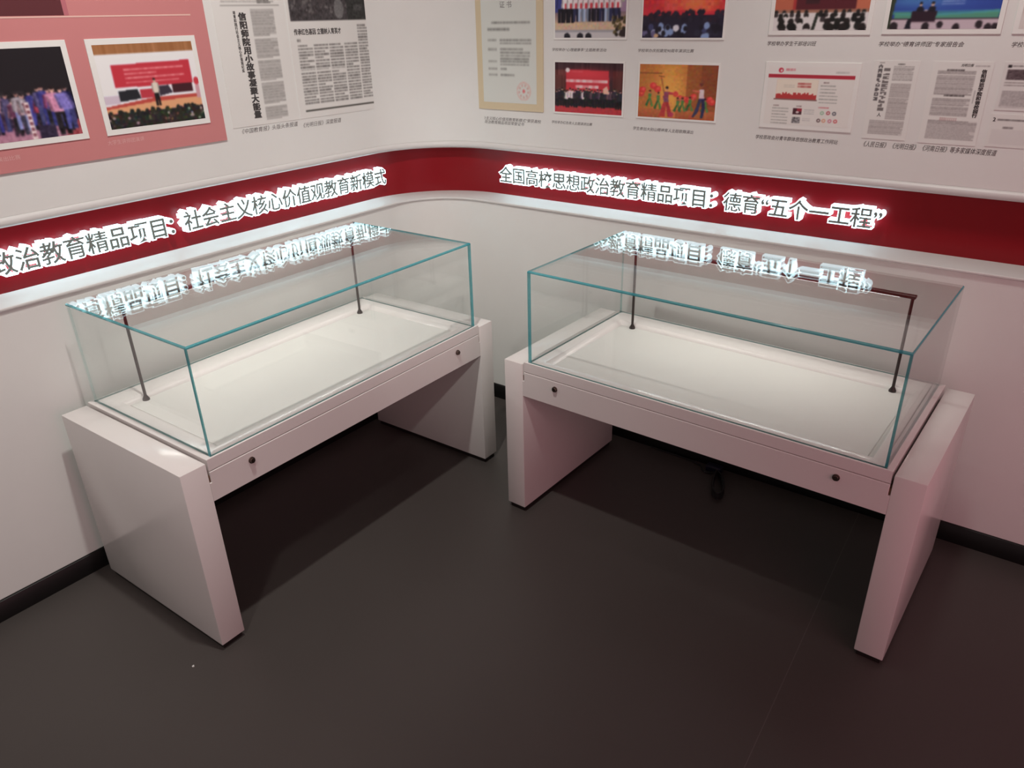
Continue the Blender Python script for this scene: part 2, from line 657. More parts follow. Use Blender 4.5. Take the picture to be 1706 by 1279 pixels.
def caption(frame, s, a0, a1, z0, z1, label, mat, off=0.0, group='captions under the wall photos', shear=0.22, bold=0.0):
    cx = (a0 + a1) / 2
    me = fit_text(s, a0 - cx, a1 - cx, 0, z1 - z0, 0.0004, bold, shear=shear)
    o = link('photo_caption', me, mat)
    o.matrix_world = frame(cx, z0, off)
    return tag(o, label, 'caption', group)


# ------------------------------------------------------------------ left wall: pink board with two photos
BD = 0.005
e = empty('display_board', on_left(-1.55, 1.167, 0.0012))
tag(e, 'large pink display board with a pale rule on the left wall', 'display board')
slab('panel', -0.50, 0.645, 0, 1.0, 0, BD - 0.0012, M_board, e)
slab('rule', -0.50, 0.599, 0.340, 0.3435, BD - 0.0012, BD - 0.0006, M_rule, e, 0)
slab('maroon_field', -0.50, 0.253, 0.345, 0.95, BD - 0.0012, BD - 0.0006, M_maroon, e, 0)
slab('shadow_strip', 0.253, 0.265, 0.345, 0.95, BD - 0.0012, BD - 0.0008, principled('rose_strip', (0.50, 0.16, 0.19), 0.5, 0.3), e, 0)


def skin():
    return random.choice([(205, 150, 140), (190, 140, 130), (215, 165, 150)])


p = Pic(150, 110, (30, 27, 31))
p.grad(0.80, 1.0, (150, 92, 122), (168, 118, 140))
p.rect(.86, 1, .82, 1, (150, 60, 70))
p.rect(0, 1, .74, .82, (42, 28, 40))
cols = [((60, 60, 150), (50, 52, 140)), ((200, 190, 205), (120, 130, 190)), ((70, 70, 165), (40, 45, 120)), ((205, 150, 165), (60, 40, 60)),
        ((185, 60, 90), (35, 30, 40)), ((215, 180, 190), (50, 50, 70)), ((150, 70, 120), (30, 30, 36)), ((190, 120, 140), (45, 45, 65)),
        ((120, 110, 180), (55, 60, 110))]
for i in range(30):
    u = 0.01 + i * 0.032 + random.uniform(-.012, .012)
    t, l = cols[(i * 4 + random.randint(0, 1)) % len(cols)]
    k = random.uniform(.55, 1.1)
    t = tuple(c * k for c in t)
    p.person(u, random.uniform(.84, .95), random.uniform(.38, .47), t, l, skin(), (32, 24, 28), 0.30, random.uniform(-.06, .06))
p.rect(.565, .61, .58, 1.0, (222, 205, 205))
for k in range(6):
    p.rect(.577, .598, .61 + k * .065, .645 + k * .065, (120, 60, 75))
p.rect(.635, .78, .86, 1.0, (42, 34, 58))
p.person(.86, .99, .58, (198, 130, 165), (32, 28, 34), skin(), (30, 22, 24), .33, -.08)
p.person(.93, .93, .5, (120, 110, 190), (70, 75, 150), skin(), (30, 22, 24), .33, -.10)
p.speck(0, 1, .45, 1, 12, 60, 44, True)
p.blur(2)
wall_photo(on_left, -1.609, -1.327, 1.237, 1.443, 0.0145, p, 'stage photo of a colourful costumed crowd on black, on the pink board', BD)

p = Pic(160, 120, (214, 216, 222))
p.rect(0, 1, 0, .115, (150, 98, 55))
p.speck(0, 1, 0, .115, 5, 60, 6, True)
p.poly([(.13, .24), (.935, .225), (.935, .52), (.13, .51)], (184, 34, 52))
p.text_rows(.24, .86, .29, .48, .052, (225, 150, 150), .45, .75, .03, .5)
p.rect(.13, .92, .52, .56, (214, 216, 222))
p.poly([(.15, .55), (.34, .54), (.36, .66), (.15, .68)], (32, 34, 40))
p.rect(.36, .5, .55, .66, (176, 40, 56))
p.poly([(.54, .53), (.66, .52), (.70, .62), (.56, .65)], (52, 44, 58))
p.rect(.70, .92, .52, .63, (62, 24, 32))
p.rect(0, .15, .60, .70, (190, 175, 190))
p.poly([(0, .73), (.5, .66), (1, .66), (1, .70), (.5, .71), (0, .77)], (178, 60, 50))
p.poly([(0, .76), (.5, .71), (1, .70), (1, .84), (0, .84)], (208, 150, 104))
p.person(.525, .77, .35, (205, 195, 180), (28, 24, 26), (200, 160, 140), (40, 34, 30), .27)
p.ell(.975, .50, .03, .05, (190, 40, 55))
p.rect(.955, .995, .55, .72, (190, 140, 150))
p.rect(0, 1, .82, 1.0, (36, 38, 32))
for i in range(44):
    u = random.random()
    p.ell(u, .80 + random.random() * .06, .022, .03, random.choice([(34, 36, 30), (40, 34, 34), (28, 32, 28)]))
for i in range(40):
    p.ell(random.random(), random.uniform(.84, .98), .014, .016, random.choice([(110, 82, 70), (70, 60, 62), (150, 140, 140), (52, 60, 48), (90, 70, 60)]))
p.speck(0, 1, .80, 1, 9)
p.blur(2)
wall_photo(on_left, -1.250, -0.967, 1.2365, 1.4425, 0.0145, p, 'photo of a speaker before a red screen, on the pink board', BD)
caption(on_left, '高校思政讲坛演出比赛', -1.625, -1.490, 1.1955, 1.2065, 'faint pale caption under the stage photo on the pink board', M_pinkink, BD, 'captions on the pink board', 0, 0)
caption(on_left, '大学生讲师团演讲', -1.268, -1.165, 1.1985, 1.2105, 'faint pale caption under the speaker photo on the pink board', M_pinkink, BD, 'captions on the pink board', 0, 0)

# newspaper clippings
PAPER = (202, 201, 197)
TXT = (88, 84, 82)


def clipping(frame, a0, a1, z0, z1, pic, label, group, texts=()):
    cx = (a0 + a1) / 2
    e = empty('newspaper_clipping', frame(cx, z0))
    tag(e, label, 'newspaper clipping', group)
    w = a1 - a0
    slab('sheet', -w / 2, w / 2, 0, z1 - z0, 0, 0.001, M_card, e, 0)
    o = link('print', pic.mesh('print', -w / 2, w / 2, 0, z1 - z0, 0.0013), M_print)
    o.parent = e
    for s, b0, b1, y0, y1, bold, kw in texts:
        o = link('headline', fit_text(s, b0 - cx, b1 - cx, y0 - z0, y1 - z0, 0.0017, bold, **kw), M_ink)
        o.parent = e
    return e


def uv(pic_rect):
    a0, a1, z0, z1 = pic_rect
    return (lambda h: (h - a0) / (a1 - a0)), (lambda z: (z1 - z) / (z1 - z0))


R = (-0.875, -0.622, 1.196, 1.66)
U, V = uv(R)
p = Pic(160, 300, PAPER)
p.text_rows(U(-.845), U(-.66), V(1.66), V(1.54), .012, TXT, .5, .5)
p.rect(U(-.848), U(-.64), V(1.5325), V(1.5305), (95, 92, 90))
p.text_rows(U(-.72), U(-.668), V(1.548), V(1.534), .014, (70, 68, 66), .7, .8)
for z1, z0 in ((1.521, 1.447), (1.441, 1.385), (1.380, 1.322), (1.317, 1.254), (1.247, 1.207)):
    p.text_rows(U(-.749), U(-.664), V(z1), V(z0), .0085, (105, 102, 100), .55, .8, .03)
    p.rect(U(-.749), U(-.664), V(z1), V(z0), (150, 147, 144), .45)
    p.rect(U(-.690), U(-.664), V(z0 + .004), V(z0 - .004), PAPER)
p.blur(2)
clipping(on_left, *R, p, 'newspaper clipping with a tall vertical headline beside the pink board', 'newspaper clippings on the left wall',
         [('\n'.join('信阳师院用小故事凝聚大能量'), -.794, -.765, 1.217, 1.513, .055, {}),
          ('\n'.join('培育和践行社会主义核心价值观纪实'), -.8105, -.801, 1.35, 1.517, .03, {})])
caption(on_left, '《中国教育报》头版头条报道', -.846, -.630, 1.176, 1.191, 'italic caption under the clipping with the vertical headline, left wall', M_inkgrey, 0, 'captions under the newspaper clippings')

R = (-0.616, -0.243, 1.196, 1.70)
U, V = uv(R)
p = Pic(230, 320, PAPER)
p.rect(U(-.604), U(-.272), V(1.70), V(1.486), (62, 58, 60))
for k in range(260):
    p.ell(random.uniform(U(-.600), U(-.36)), random.uniform(V(1.60), V(1.492)), random.uniform(.006, .018), random.uniform(.006, .014),
          random.choice([(76, 72, 74), (52, 48, 50), (92, 88, 88), (66, 60, 62)]))
p.ell(U(-.40), V(1.52), .055, .06, (112, 112, 112), .8)
p.rect(U(-.365), U(-.272), V(1.70), V(1.486), (46, 47, 46))
p.rect(U(-.335), U(-.295), V(1.532), V(1.514), (66, 66, 66))
p.speck(U(-.604), U(-.272), 0, V(1.487), 7, 80, 110, True)
nc = 5
x0, x1 = -.589, -.262
for k in range(nc):
    c0 = x0 + (x1 - x0) * k / nc
    c1 = c0 + (x1 - x0) / nc - .006
    zt = 1.471 if k == 4 else 1.416
    p.text_rows(U(c0), U(c1), V(zt), V(1.238), .0180, (92, 90, 88), .55, .85, .014, .5)
p.rect(U(-.589), U(-.40), V(1.342), V(1.336), PAPER, .8)
p.text_rows(U(-.589), U(-.575), V(1.4335), V(1.427), .02, TXT, .7, .7)
p.rect(U(-.591), U(-.248), V(1.2205), V(1.2165), (62, 60, 55))
p.blur(2)
clipping(on_left, *R, p, 'newspaper clipping with a dark crowd photo above five text columns', 'newspaper clippings on the left wall',
         [('传承红色基因 立德树人育英才', -.597, -.401, 1.4455, 1.464, .03, {})])
caption(on_left, '《光明日报》深度报道', -.609, -.443, 1.168, 1.183, 'italic caption under the clipping with the dark crowd photo', M_inkgrey, 0, 'captions under the newspaper clippings')

# ------------------------------------------------------------------ right wall: certificate
CREAM = (205, 190, 160)
e = empty('award_certificate', on_right(0.404, 1.183))
tag(e, 'tall framed certificate with a cream border and red seal', 'certificate')
slab('frame', -0.143, 0.145, 0, 0.45, 0, 0.004, principled('cream_border', (0.66, 0.56, 0.38), 0.5, 0.3), e)
p = Pic(120, 190, (192, 196, 190))
W_, H_ = .236, .415
UU = lambda h: (h - .404 + .118) / W_
VV = lambda z: (1.622 - z) / H_
p.text_rows(UU(.330), UU(.498), VV(1.470), VV(1.462), .03, (95, 95, 92), .6, .75, .02, 0)
p.text_rows(UU(.312), UU(.410), VV(1.449), VV(1.441), .03, (95, 95, 92), .6, .75, .02, 0)
for zt, n, w in ((1.414, 2, .135), (1.385, 4, .13), (1.346, 2, .125), (1.322, 1, .028), (1.303, 1, .075)):
    p.text_rows(UU(.312), UU(.352), VV(zt), VV(zt - .006), .03, (120, 120, 116), .55, .7, .02, 0)
    p.text_rows(UU(.366), UU(.366 + w), VV(zt), VV(zt - .010 * n), .024, (105, 105, 102), .6, .75, .05 if n == 4 else .02, .3)
d = np.hypot((p.u - UU(.467)) * W_, (p.v - VV(1.248)) * H_)
ang = np.arctan2((p.v - VV(1.248)) * H_, (p.u - UU(.467)) * W_)
p.put((d < .030) & (d > .0265), (205, 150, 142), .8)
p.put((d < .0235) & (d > .015) & (np.sin(ang * 9) > 0.1), (192, 120, 112), .6)
p.put(d < .006, (205, 95, 100), .95)
p.blur(2)
o = link('sheet', p.mesh('sheet', -.118, .118, .025, .44, .0043), M_print)
o.parent = e
o = link('heading', fit_text('证 书', -.035, .017, .329, .350, .0047, .02), principled('pale_heading_ink', (.33, .33, .32), .7, .1))
o.parent = e
caption(on_right, '“社会主义核心价值观教育新模式”荣获高校\n思想政治教育精品项目荣誉证书', .252, .538, 1.132, 1.157,
        'two lines of caption under the framed certificate', M_inkgrey, bold=.0)

# photos
MB = 0.006
p = Pic(150, 110, (150, 120, 150))
p.speck(0, 1, 0, .45, 34, 40, 26)
p.rect(0, .12, 0, .6, (52, 60, 130))
p.rect(.28, .8, .10, .36, (200, 170, 175))
p.speck(.28, .8, .10, .36, 30, 36, 24)
p.grad(.60, .78, (120, 100, 110), (190, 160, 135))
for i in range(12):
    u = .085 + i * .073
    if i < 3:
        p.person(u, .775, .50, (218, 212, 214) if i else (50, 58, 130), (24, 24, 34), (190, 150, 140), (30, 25, 25), .32)
    else:
        p.person(u, .75, .44, random.choice([(220, 205, 208), (214, 200, 204), (206, 190, 196)]), random.choice([(40, 44, 80), (34, 34, 52), (150, 170, 200), (30, 30, 42)]),
                 (195, 150, 140), (32, 26, 26), .32)
    if i:
        p.rect(u - .014, u + .014, .46, .55, (196, 44, 58))
p.rect(0, 1, .77, .88, (196, 168, 140))
p.speck(0, 1, .76, .88, 7)
p.rect(0, 1, .88, .91, (150, 150, 158))
p.rect(0, 1, .91, 1, (186, 184, 186))
for u in (.18, .37, .49):
    p.ell(u, .98, .045, .055, (34, 34, 42))
for i in range(22):
    p.ell(random.uniform(.82, 1), random.uniform(.68, .95), .025, .03, random.choice([(70, 62, 40), (42, 36, 30), (96, 84, 50)]))
p.ell(.97, .93, .05, .06, (46, 36, 36))
p.blur(2)
wall_photo(on_right, .598, .862, 1.420, 1.606, MB, p, 'photo of a row of performers in red and white on stage, right of the certificate', group=None)

p = Pic(150, 110, (190, 30, 42))
p.glow(.66, .45, .30, .28, (238, 120, 60), .9)
p.glow(.36, .4, .10, .35, (230, 80, 70), .8)
p.glow(.6, .2, .5, .12, (150, 20, 40), .6)
p.speck(0, 1, 0, .62, 9, 30, 20)
p.poly([(0, .55), (.25, .62), (.5, .60), (.75, .64), (1, .60), (1, .68), (0, .66)], (200, 30, 50))
p.rect(0, 1, .67, 1, (38, 34, 52))
for i in range(60):
    p.ell(random.random(), random.uniform(.62, .76), .026, .035, random.choice([(34, 30, 46), (52, 34, 46), (44, 40, 56)]))
for i in range(26):
    p.ell(random.random(), random.uniform(.82, 1.0), .035, .05, random.choice([(120, 145, 190), (60, 64, 104), (96, 90, 130), (150, 165, 196), (44, 42, 60)]))
for i in range(16):
    p.ell(random.random(), random.uniform(.80, .98), .026, .04, (30, 28, 40))
p.ell(.43, .86, .04, .05, (205, 205, 216))
p.ell(.18, .97, .03, .03, (196, 160, 120))
p.blur(2)
wall_photo(on_right, .922, 1.183, 1.420, 1.606, MB, p, 'photo of a glowing red stage above a dark blue audience')

p = Pic(140, 100, (58, 34, 40))
p.rect(0, .16, .15, .95, (88, 46, 42))
p.rect(.86, 1, .15, .95, (84, 42, 40))
p.speck(0, 1, 0, .6, 5, 40, 4, True)
p.poly([(.17, .13), (.80, .15), (.82, .60), (.17, .56)], (190, 36, 52))
p.glow(.5, .22, .3, .1, (215, 50, 64), .7)
p.ell(.195, .15, .032, .045, (216, 206, 206))
p.text_rows(.25, .42, .165, .20, .05, (214, 120, 124), .5, .6, .03, 0)
p.text_rows(.17, .79, .33, .385, .08, (240, 205, 205), .7, .95, .047, 0)
p.text_rows(.31, .66, .44, .495, .08, (236, 200, 200), .7, .95, .047, 0)
p.rect(0, 1, .86, 1, (176, 40, 48))
for i in range(24):
    u = .03 + i * .041
    t = random.choice([(34, 32, 42), (42, 36, 46), (52, 44, 56), (40, 40, 52), (96, 70, 86)])
    if 4 <= i <= 6 or i == 10:
        t = (216, 200, 204)
    p.person(u, .87 + random.uniform(-.03, .03), random.uniform(.33, .38), t, (26, 24, 30), (214, 168, 150), (36, 28, 28), .30)
p.poly([(.72, .50), (.78, .44), (.82, .60), (.73, .60)], (214, 170, 150))
for i in range(14):
    p.rect(i * .07, i * .07 + .01, .86, .96, (150, 60, 66), .6)
p.speck(0, 1, .5, 1, 6)
p.blur(2)
wall_photo(on_right, .598, .860, 1.189, 1.3455, MB, p, 'photo of a suited group lined up under a red banner')

p = Pic(150, 108, (176, 104, 40))
p.glow(.42, .45, .22, .6, (226, 160, 58), .95)
p.rect(.62, 1, 0, 1, (142, 74, 34), .75)
p.rect(.80, 1, 0, .75, (120, 60, 34), .6)
p.rect(0, .3, .155, .17, (120, 70, 34))
p.grad(.84, 1, (180, 98, 50), (160, 80, 42))
p.rect(.30, .50, .80, 1, (224, 156, 66), .5)
for (u, v) in ((.03, .55), (.05, .48), (.19, .40), (.25, .46), (.55, .62), (.60, .63), (.66, .64), (.72, .58), (.92, .62), (.95, .66)):
    p.ell(u, v, .045, .06, (206, 46, 44))
    p.ell(u + .01, v - .015, .02, .03, (226, 78, 66))
GR, GD = (78, 128, 62), (50, 96, 52)
for (u, v, h, m) in ((.15, .80, .32, 1), (.265, .85, .34, -1), (.525, .88, .28, 1), (.585, .87, .27, -1), (.68, .85, .27, 1), (.87, .86, .26, -1)):
    p.ell(u, v - h * .90, .016, .026, (176, 116, 84))
    p.ell(u, v - h * .95, .017, .016, (60, 36, 26))
    p.poly([(u - .022, v - h * .80), (u + .022, v - h * .80), (u + .016, v - h * .48), (u - .016, v - h * .48)], GR)
    p.poly([(u + .02 * m, v - h * .78), (u + .05 * m, v - h * 1.02), (u + .06 * m, v - h * 1.0), (u + .022 * m, v - h * .68)], (180, 120, 84))
    p.poly([(u - .018, v - h * .50), (u + .004, v - h * .50), (u - .030, v), (u - .056, v - h * .10)], GD)
    p.poly([(u - .004, v - h * .50), (u + .018, v - h * .50), (u + .052, v - h * .06), (u + .024, v)], GR)
p.poly([(.325, .58), (.40, .58), (.405, .73), (.345, .73)], (120, 70, 96))
p.poly([(.335, .50), (.405, .50), (.40, .62), (.345, .62)], (138, 66, 92))
p.poly([(.345, .52), (.335, .53), (.285, .25), (.298, .235)], (150, 84, 50))
p.poly([(.395, .50), (.48, .52), (.48, .56), (.40, .56)], (186, 52, 60))
p.ell(.49, .54, .035, .05, (206, 58, 50))
p.poly([(.26, .205), (.335, .225), (.335, .235), (.26, .22)], (100, 60, 34))
p.ell(.372, .455, .020, .036, (200, 140, 100))
p.ell(.374, .425, .022, .024, (52, 32, 26))
p.poly([(.335, .70), (.375, .70), (.365, .98), (.285, .98)], (178, 46, 46))
p.poly([(.365, .70), (.405, .70), (.465, .97), (.405, .98)], (160, 38, 44))
p.ell(.445, .93, .035, .05, (170, 40, 88), .8)
p.poly([(.79, .44), (.845, .43), (.855, .62), (.79, .62)], (206, 188, 196))
p.poly([(.79, .45), (.795, .50), (.70, .475), (.70, .455)], (196, 92, 70))
p.ell(.812, .375, .022, .042, (150, 80, 60))
p.ell(.812, .345, .026, .030, (104, 50, 40))
p.poly([(.79, .60), (.828, .60), (.79, .86), (.735, .96), (.715, .95), (.755, .80)], (56, 54, 92))
p.poly([(.82, .60), (.858, .60), (.875, .78), (.855, .96), (.82, .97), (.835, .80)], (44, 46, 84))
p.speck(0, 1, 0, 1, 6)
p.blur(2)
wall_photo(on_right, .920, 1.181, 1.190, 1.3455, MB, p, 'photo of dancers in red and green costumes on an orange stage')

p = Pic(150, 112, (86, 26, 32))
p.rect(0, .22, .1, .72, (176, 92, 66))
p.rect(.84, 1, .1, .72, (180, 98, 70))
p.rect(.20, .24, 0, .72, (160, 46, 44))
p.rect(.23, .86, .05, .70, (84, 32, 40))
p.rect(.33, .48, .2, .62, (60, 34, 38))
p.rect(0, 1, .70, .74, (150, 104, 84))
p.rect(0, 1, .74, 1, (204, 200, 200))
p.poly([(.42, 1), (.46, .74), (.49, .74), (.455, 1)], (40, 44, 38))
for row, (v, n, r) in enumerate(((.735, 13, .026), (.79, 10, .032), (.875, 8, .042), (.96, 7, .05))):
    for i in range(n):
        u = (i + .5 + random.uniform(-.25, .25)) / n
        if abs(u - .44) < .05:
            continue
        p.ell(u, v, r * .8, r * 1.25, random.choice([(28, 26, 26), (34, 32, 30), (40, 34, 34)]))
        p.ell(u, v + r * 1.6, r * 1.0, r * 1.3, random.choice([(28, 28, 28), (36, 36, 36), (204, 200, 200), (60, 52, 54)]))
p.blur(2)
wall_photo(on_right, 1.330, 1.579, 1.4385, 1.606, .0115, p, 'photo of seated trainees at white tables seen from behind')

p = Pic(150, 112, (36, 62, 146))
p.glow(.5, .2, .4, .5, (52, 92, 184), .9)
p.glow(.25, .6, .3, .1, (60, 120, 180), .8)
p.grad(.74, .80, (44, 90, 170), (60, 140, 120))
p.poly([(.05, .77), (.2, .775), (.4, .80), (.7, .785), (1, .74), (1, .855), (.05, .855)], (78, 150, 116), .9)
p.poly([(.05, .80), (.5, .815), (1, .775), (1, .745), (.7, .77), (.4, .79), (.05, .785)], (60, 150, 175), .6)
p.text_rows(.47, .68, .62, .70, .035, (150, 170, 214), .5, .7, .03, 0)
p.rect(0, 1, .85, .872, (66, 54, 66))
p.rect(0, 1, .872, 1, (184, 168, 178))
p.poly([(0, 0), (.075, 0), (.02, 1), (0, 1)], (52, 60, 46))
p.poly([(.215, .755), (.445, .755), (.44, .90), (.21, .90)], (46, 30, 42))
for u in (.285, .395):
    p.poly([(u - .036, .76), (u - .028, .70), (u, .685), (u + .028, .70), (u + .036, .76)], (32, 28, 38))
    p.ell(u, .663, .015, .028, (206, 168, 150))
    p.ell(u, .645, .016, .017, (40, 36, 38))
p.ell(.34, .745, .018, .012, (180, 170, 170))
p.rect(.205, .45, .90, .912, (150, 130, 140))
p.poly([(.165, 1), (.185, .86), (.21, .85), (.225, 1)], (28, 26, 38))
for u, v, r in ((.06, .97, .05), (.36, .97, .045), (.49, .94, .035), (.64, .98, .04), (.84, .94, .04), (.92, .98, .04), (.98, .97, .035)):
    p.ell(u, v, r * .8, r * 1.4, (44, 36, 42))
p.blur(2)
wall_photo(on_right, 1.630, 1.878, 1.440, 1.606, .0115, p, 'photo of two speakers at a table before a blue screen')

p = Pic(60, 60, (196, 190, 186))
p.rect(.02, 1, 0, .8, (150, 110, 110))
p.blur(2)
wall_photo(on_right, 1.924, 2.17, 1.440, 1.606, .0115, p, 'mostly cropped photo at the right end of the upper row')

G = 'captions under the wall photos'
caption(on_right, '学校举办“心理健康季”主题教育活动', .584, .795, 1.379, 1.389, 'italic caption under the photo of red and white performers', M_inkgrey)
caption(on_right, '学校举办庆祝建党90周年演讲比赛', .908, 1.097, 1.379, 1.389, 'italic caption under the photo of the glowing red stage', M_inkgrey)
caption(on_right, '学校举办红色育人主题演讲比赛', .583, .748, 1.149, 1.159, 'italic caption under the photo of the suited group', M_inkgrey)
caption(on_right, '学生参加大别山精神育人主题歌舞演出', .903, 1.116, 1.147, 1.158, 'italic caption under the photo of the dancers', M_inkgrey)
caption(on_right, '学校举办学生干部培训班', 1.318, 1.455, 1.3995, 1.4115, 'italic caption under the photo of seated trainees', M_ink)
caption(on_right, '学校举办“德育讲师团”专家报告会', 1.616, 1.816, 1.3995, 1.4115, 'italic caption under the photo with the blue screen', M_ink)
caption(on_right, '学校举办', 1.918, 1.966, 1.3995, 1.4115, 'caption cut by the right edge of the photograph', M_ink)
caption(on_right, '学校思政会对青年群体思想政治教育工作网站', 1.315, 1.553, 1.1475, 1.1595, 'italic caption under the framed web page print', M_ink)
caption(on_right, '《人民日报》 《光明日报》 《河南日报》等多家媒体深度报道', 1.622, 1.944, 1.1475, 1.1625, 'long italic caption under the clippings on the right wall', M_ink, group='captions under the newspaper clippings')

# web page print
R = (1.334, 1.572, 1.193, 1.347)
p = Pic(240, 170, (209, 207, 202))
U = lambda x: (x / 1599 * 200 + 1250)
pu = lambda x: (x - 250) / (1400 - 250)
pv = lambda y: (y - 160) / (960 - 160)
p.rect(0, 1, 0, .13, (211, 209, 205))
p.ell(.145, .065, .030, .042, (190, 50, 72))
p.ell(.150, .070, .012, .020, (206, 196, 194))
p.rect(0, 1, .135, .19, (170, 38, 56))
p.text_rows(.205, .315, .03, .085, .06, (196, 90, 104), .7, .7, .02, 0)
p.text_rows(.78, .93, .07, .10, .06, (168, 168, 164), .6, .7, .02, 0)
p.rect(.11, .60, .215, .565, (212, 198, 180))
p.rect(.12, .59, .225, .50, (216, 206, 190))
for i in range(26):
    u = .115 + i * .0185
    p.rect(u, u + .02, .485 - random.random() * .05, .545, (176, 52, 52))
p.rect(.095, .61, .545, .57, (130, 96, 92))
p.text_rows(.36, .52, .27, .36, .048, (176, 78, 76), .75, .9, .04, 0)
p.text_rows(.20, .33, .31, .37, .03, (160, 160, 150), .4, .6, .02, .4)
p.text_rows(.66, .72, .245, .27, .04, (110, 90, 90), .6, .8, .02, 0)
p.text_rows(.63, .84, .30, .60, .056, (140, 142, 138), .4, .8, .012, .2)
p.text_rows(.10, .17, .66, .68, .04, (130, 110, 110), .6, .8, .02, 0)
p.text_rows(.09, .29, .71, .99, .052, (146, 146, 142), .4, .8, .012, .2)
p.text_rows(.38, .44, .66, .68, .04, (130, 110, 110), .6, .8, .02, 0)
p.rect(.345, .45, .71, .815, (70, 38, 46))
p.rect(.39, .45, .71, .76, (150, 40, 56))
p.ell(.40, .775, .02, .02, (196, 180, 180))
p.rect(.345, .44, .86, .965, (120, 118, 120))
p.speck(.345, .44, .86, .965, 28, 60, 50, True)
p.text_rows(.475, .595, .72, .81, .032, (160, 160, 160), .5, .7, .012, .2)
p.text_rows(.465, .58, .87, .94, .032, (166, 166, 166), .5, .7, .012, .2)
p.text_rows(.64, .76, .665, .69, .04, (190, 96, 104), .6, .8, .02, 0)
for (u, v, c) in ((.69, .77, (140, 178, 150)), (.76, .765, (176, 80, 92)), (.83, .77, (86, 90, 100)), (.66, .90, (96, 76, 76)), (.72, .90, (206, 150, 120)), (.79, .90, (190, 110, 130)), (.855, .90, (196, 84, 90))):
    p.ell(u, v, .023, .033, c)
    p.ell(u, v, .011, .016, (206, 200, 196))
p.blur(2)
wall_photo(on_right, *R, .0115, p, 'framed print of a web page with a red bar and a pale banner', name='web_page_print', cat='print')

# clippings on the right wall
def glyph_blocks(p, U, V, x, w, ztop, zbot, n, c=(62, 58, 60)):
    """a column of heavy characters too small and blurred to read"""
    st = (ztop - zbot) / n
    for k in range(n):
        z = ztop - k * st
        for q in range(9):
            if random.random() < .72:
                i, j = q % 3, q // 3
                p.rect(U(x + w * i / 3), U(x + w * (i + 1) / 3), V(z - st * .8 * j / 3), V(z - st * .8 * (j + 1) / 3), c, .8)


R = (1.614, 1.724, 1.170, 1.366)
U, V = uv(R)
p = Pic(130, 220, (205, 205, 201))
glyph_blocks(p, U, V, 1.6265, .010, 1.357, 1.265, 8)
glyph_blocks(p, U, V, 1.6410, .0150, 1.348, 1.240, 11, (84, 78, 78))
p.rect(U(1.6270), U(1.640), V(1.3615), V(1.3600), (70, 66, 66))
p.text_rows(U(1.672), U(1.690), V(1.359), V(1.355), .03, TXT, .6, .8, .03, 0)
for z1, z0 in ((1.353, 1.318), (1.310, 1.276), (1.274, 1.221)):
    p.text_rows(U(1.664), U(1.713), V(z1), V(z0), .017, (120, 114, 114), .55, .8, .02, .2)
p.rect(U(1.664), U(1.713), V(1.312), V(1.221), (160, 152, 150), .35)
p.text_rows(U(1.626), U(1.713), V(1.218), V(1.181), .017, (122, 116, 116), .55, .8, .02, .1)
p.rect(U(1.626), U(1.713), V(1.218), V(1.181), (160, 152, 150), .35)
p.blur(2)
clipping(on_right, *R, p, 'narrow newspaper clipping with two vertical headline columns at its left', 'newspaper clippings on the right wall',
         [('人', 1.643, 1.653, 1.2275, 1.2375, .02, {})])

R = (1.756, 1.892, 1.168, 1.366)
U, V = uv(R)
p = Pic(150, 220, (205, 205, 201))
for z1, z0 in ((1.345, 1.337), (1.334, 1.288), (1.280, 1.262), (1.260, 1.236)):
    p.text_rows(U(1.770), U(1.857), V(z1), V(z0), .017, (120, 114, 114), .6, .85, .02, .15)
    p.rect(U(1.770), U(1.857), V(z1), V(z0), (158, 150, 150), .3)
p.text_rows(U(1.79), U(1.83), V(1.348), V(1.344), .03, (84, 78, 78), .7, .9, .02, 0)
p.text_rows(U(1.795), U(1.842), V(1.2885), V(1.284), .03, (72, 66, 66), .7, .9, .02, 0)
for r_ in range(3):
    for k in range(9):
        p.rect(U(1.797 + k * .0045), U(1.800 + k * .0045), V(1.2325 - r_ * .0032), V(1.2305 - r_ * .0032), (150, 90, 92), .8)
p.text_rows(U(1.770), U(1.884), V(1.226), V(1.180), .0185, (120, 114, 114), .6, .85, .02, .2)
p.rect(U(1.770), U(1.884), V(1.226), V(1.180), (158, 150, 150), .3)
p.text_rows(U(1.852), U(1.884), V(1.358), V(1.355), .03, (140, 134, 134), .6, .7, .03, 0)
p.rect(U(1.8625), U(1.8645), V(1.30), V(1.27), (110, 104, 104), .6)
p.blur(2)
clipping(on_right, *R, p, 'wide newspaper clipping with a bold vertical headline down its right edge', 'newspaper clippings on the right wall',
         [('\n'.join('信阳师范学院和谐校园行'), 1.8685, 1.8805, 1.236, 1.349, .05, {}),
          ('光明日报', 1.820, 1.848, 1.3545, 1.3615, .01, {'shear': .2})])

R = (1.914, 2.06, 1.257, 1.367)
U, V = uv(R)
p = Pic(130, 110, (201, 200, 197))
p.rect(U(1.9225), U(1.9300), V(1.3605), V(1.3545), (40, 36, 38))
p.text_rows(U(1.932), U(2.05), V(1.3595), V(1.3555), .04, (100, 94, 94), .6, .8, .02, 0)
p.rect(U(1.924), U(2.05), V(1.350), V(1.327), (88, 74, 78))
p.speck(U(1.924), U(2.05), V(1.350), V(1.327), 10, 40, 40, True)
p.text_rows(U(1.923), U(2.05), V(1.322), V(1.310), .05, (130, 122, 122), .55, .8, .02, .1)
p.text_rows(U(1.923), U(2.05), V(1.302), V(1.263), .028, (118, 110, 112), .6, .85, .02, .1)
p.blur(2)
clipping(on_right, *R, p, 'clipping with a dark picture strip, upper of the two cut by the right edge', 'newspaper clippings on the right wall')
R = (1.912, 2.06, 1.170, 1.248)
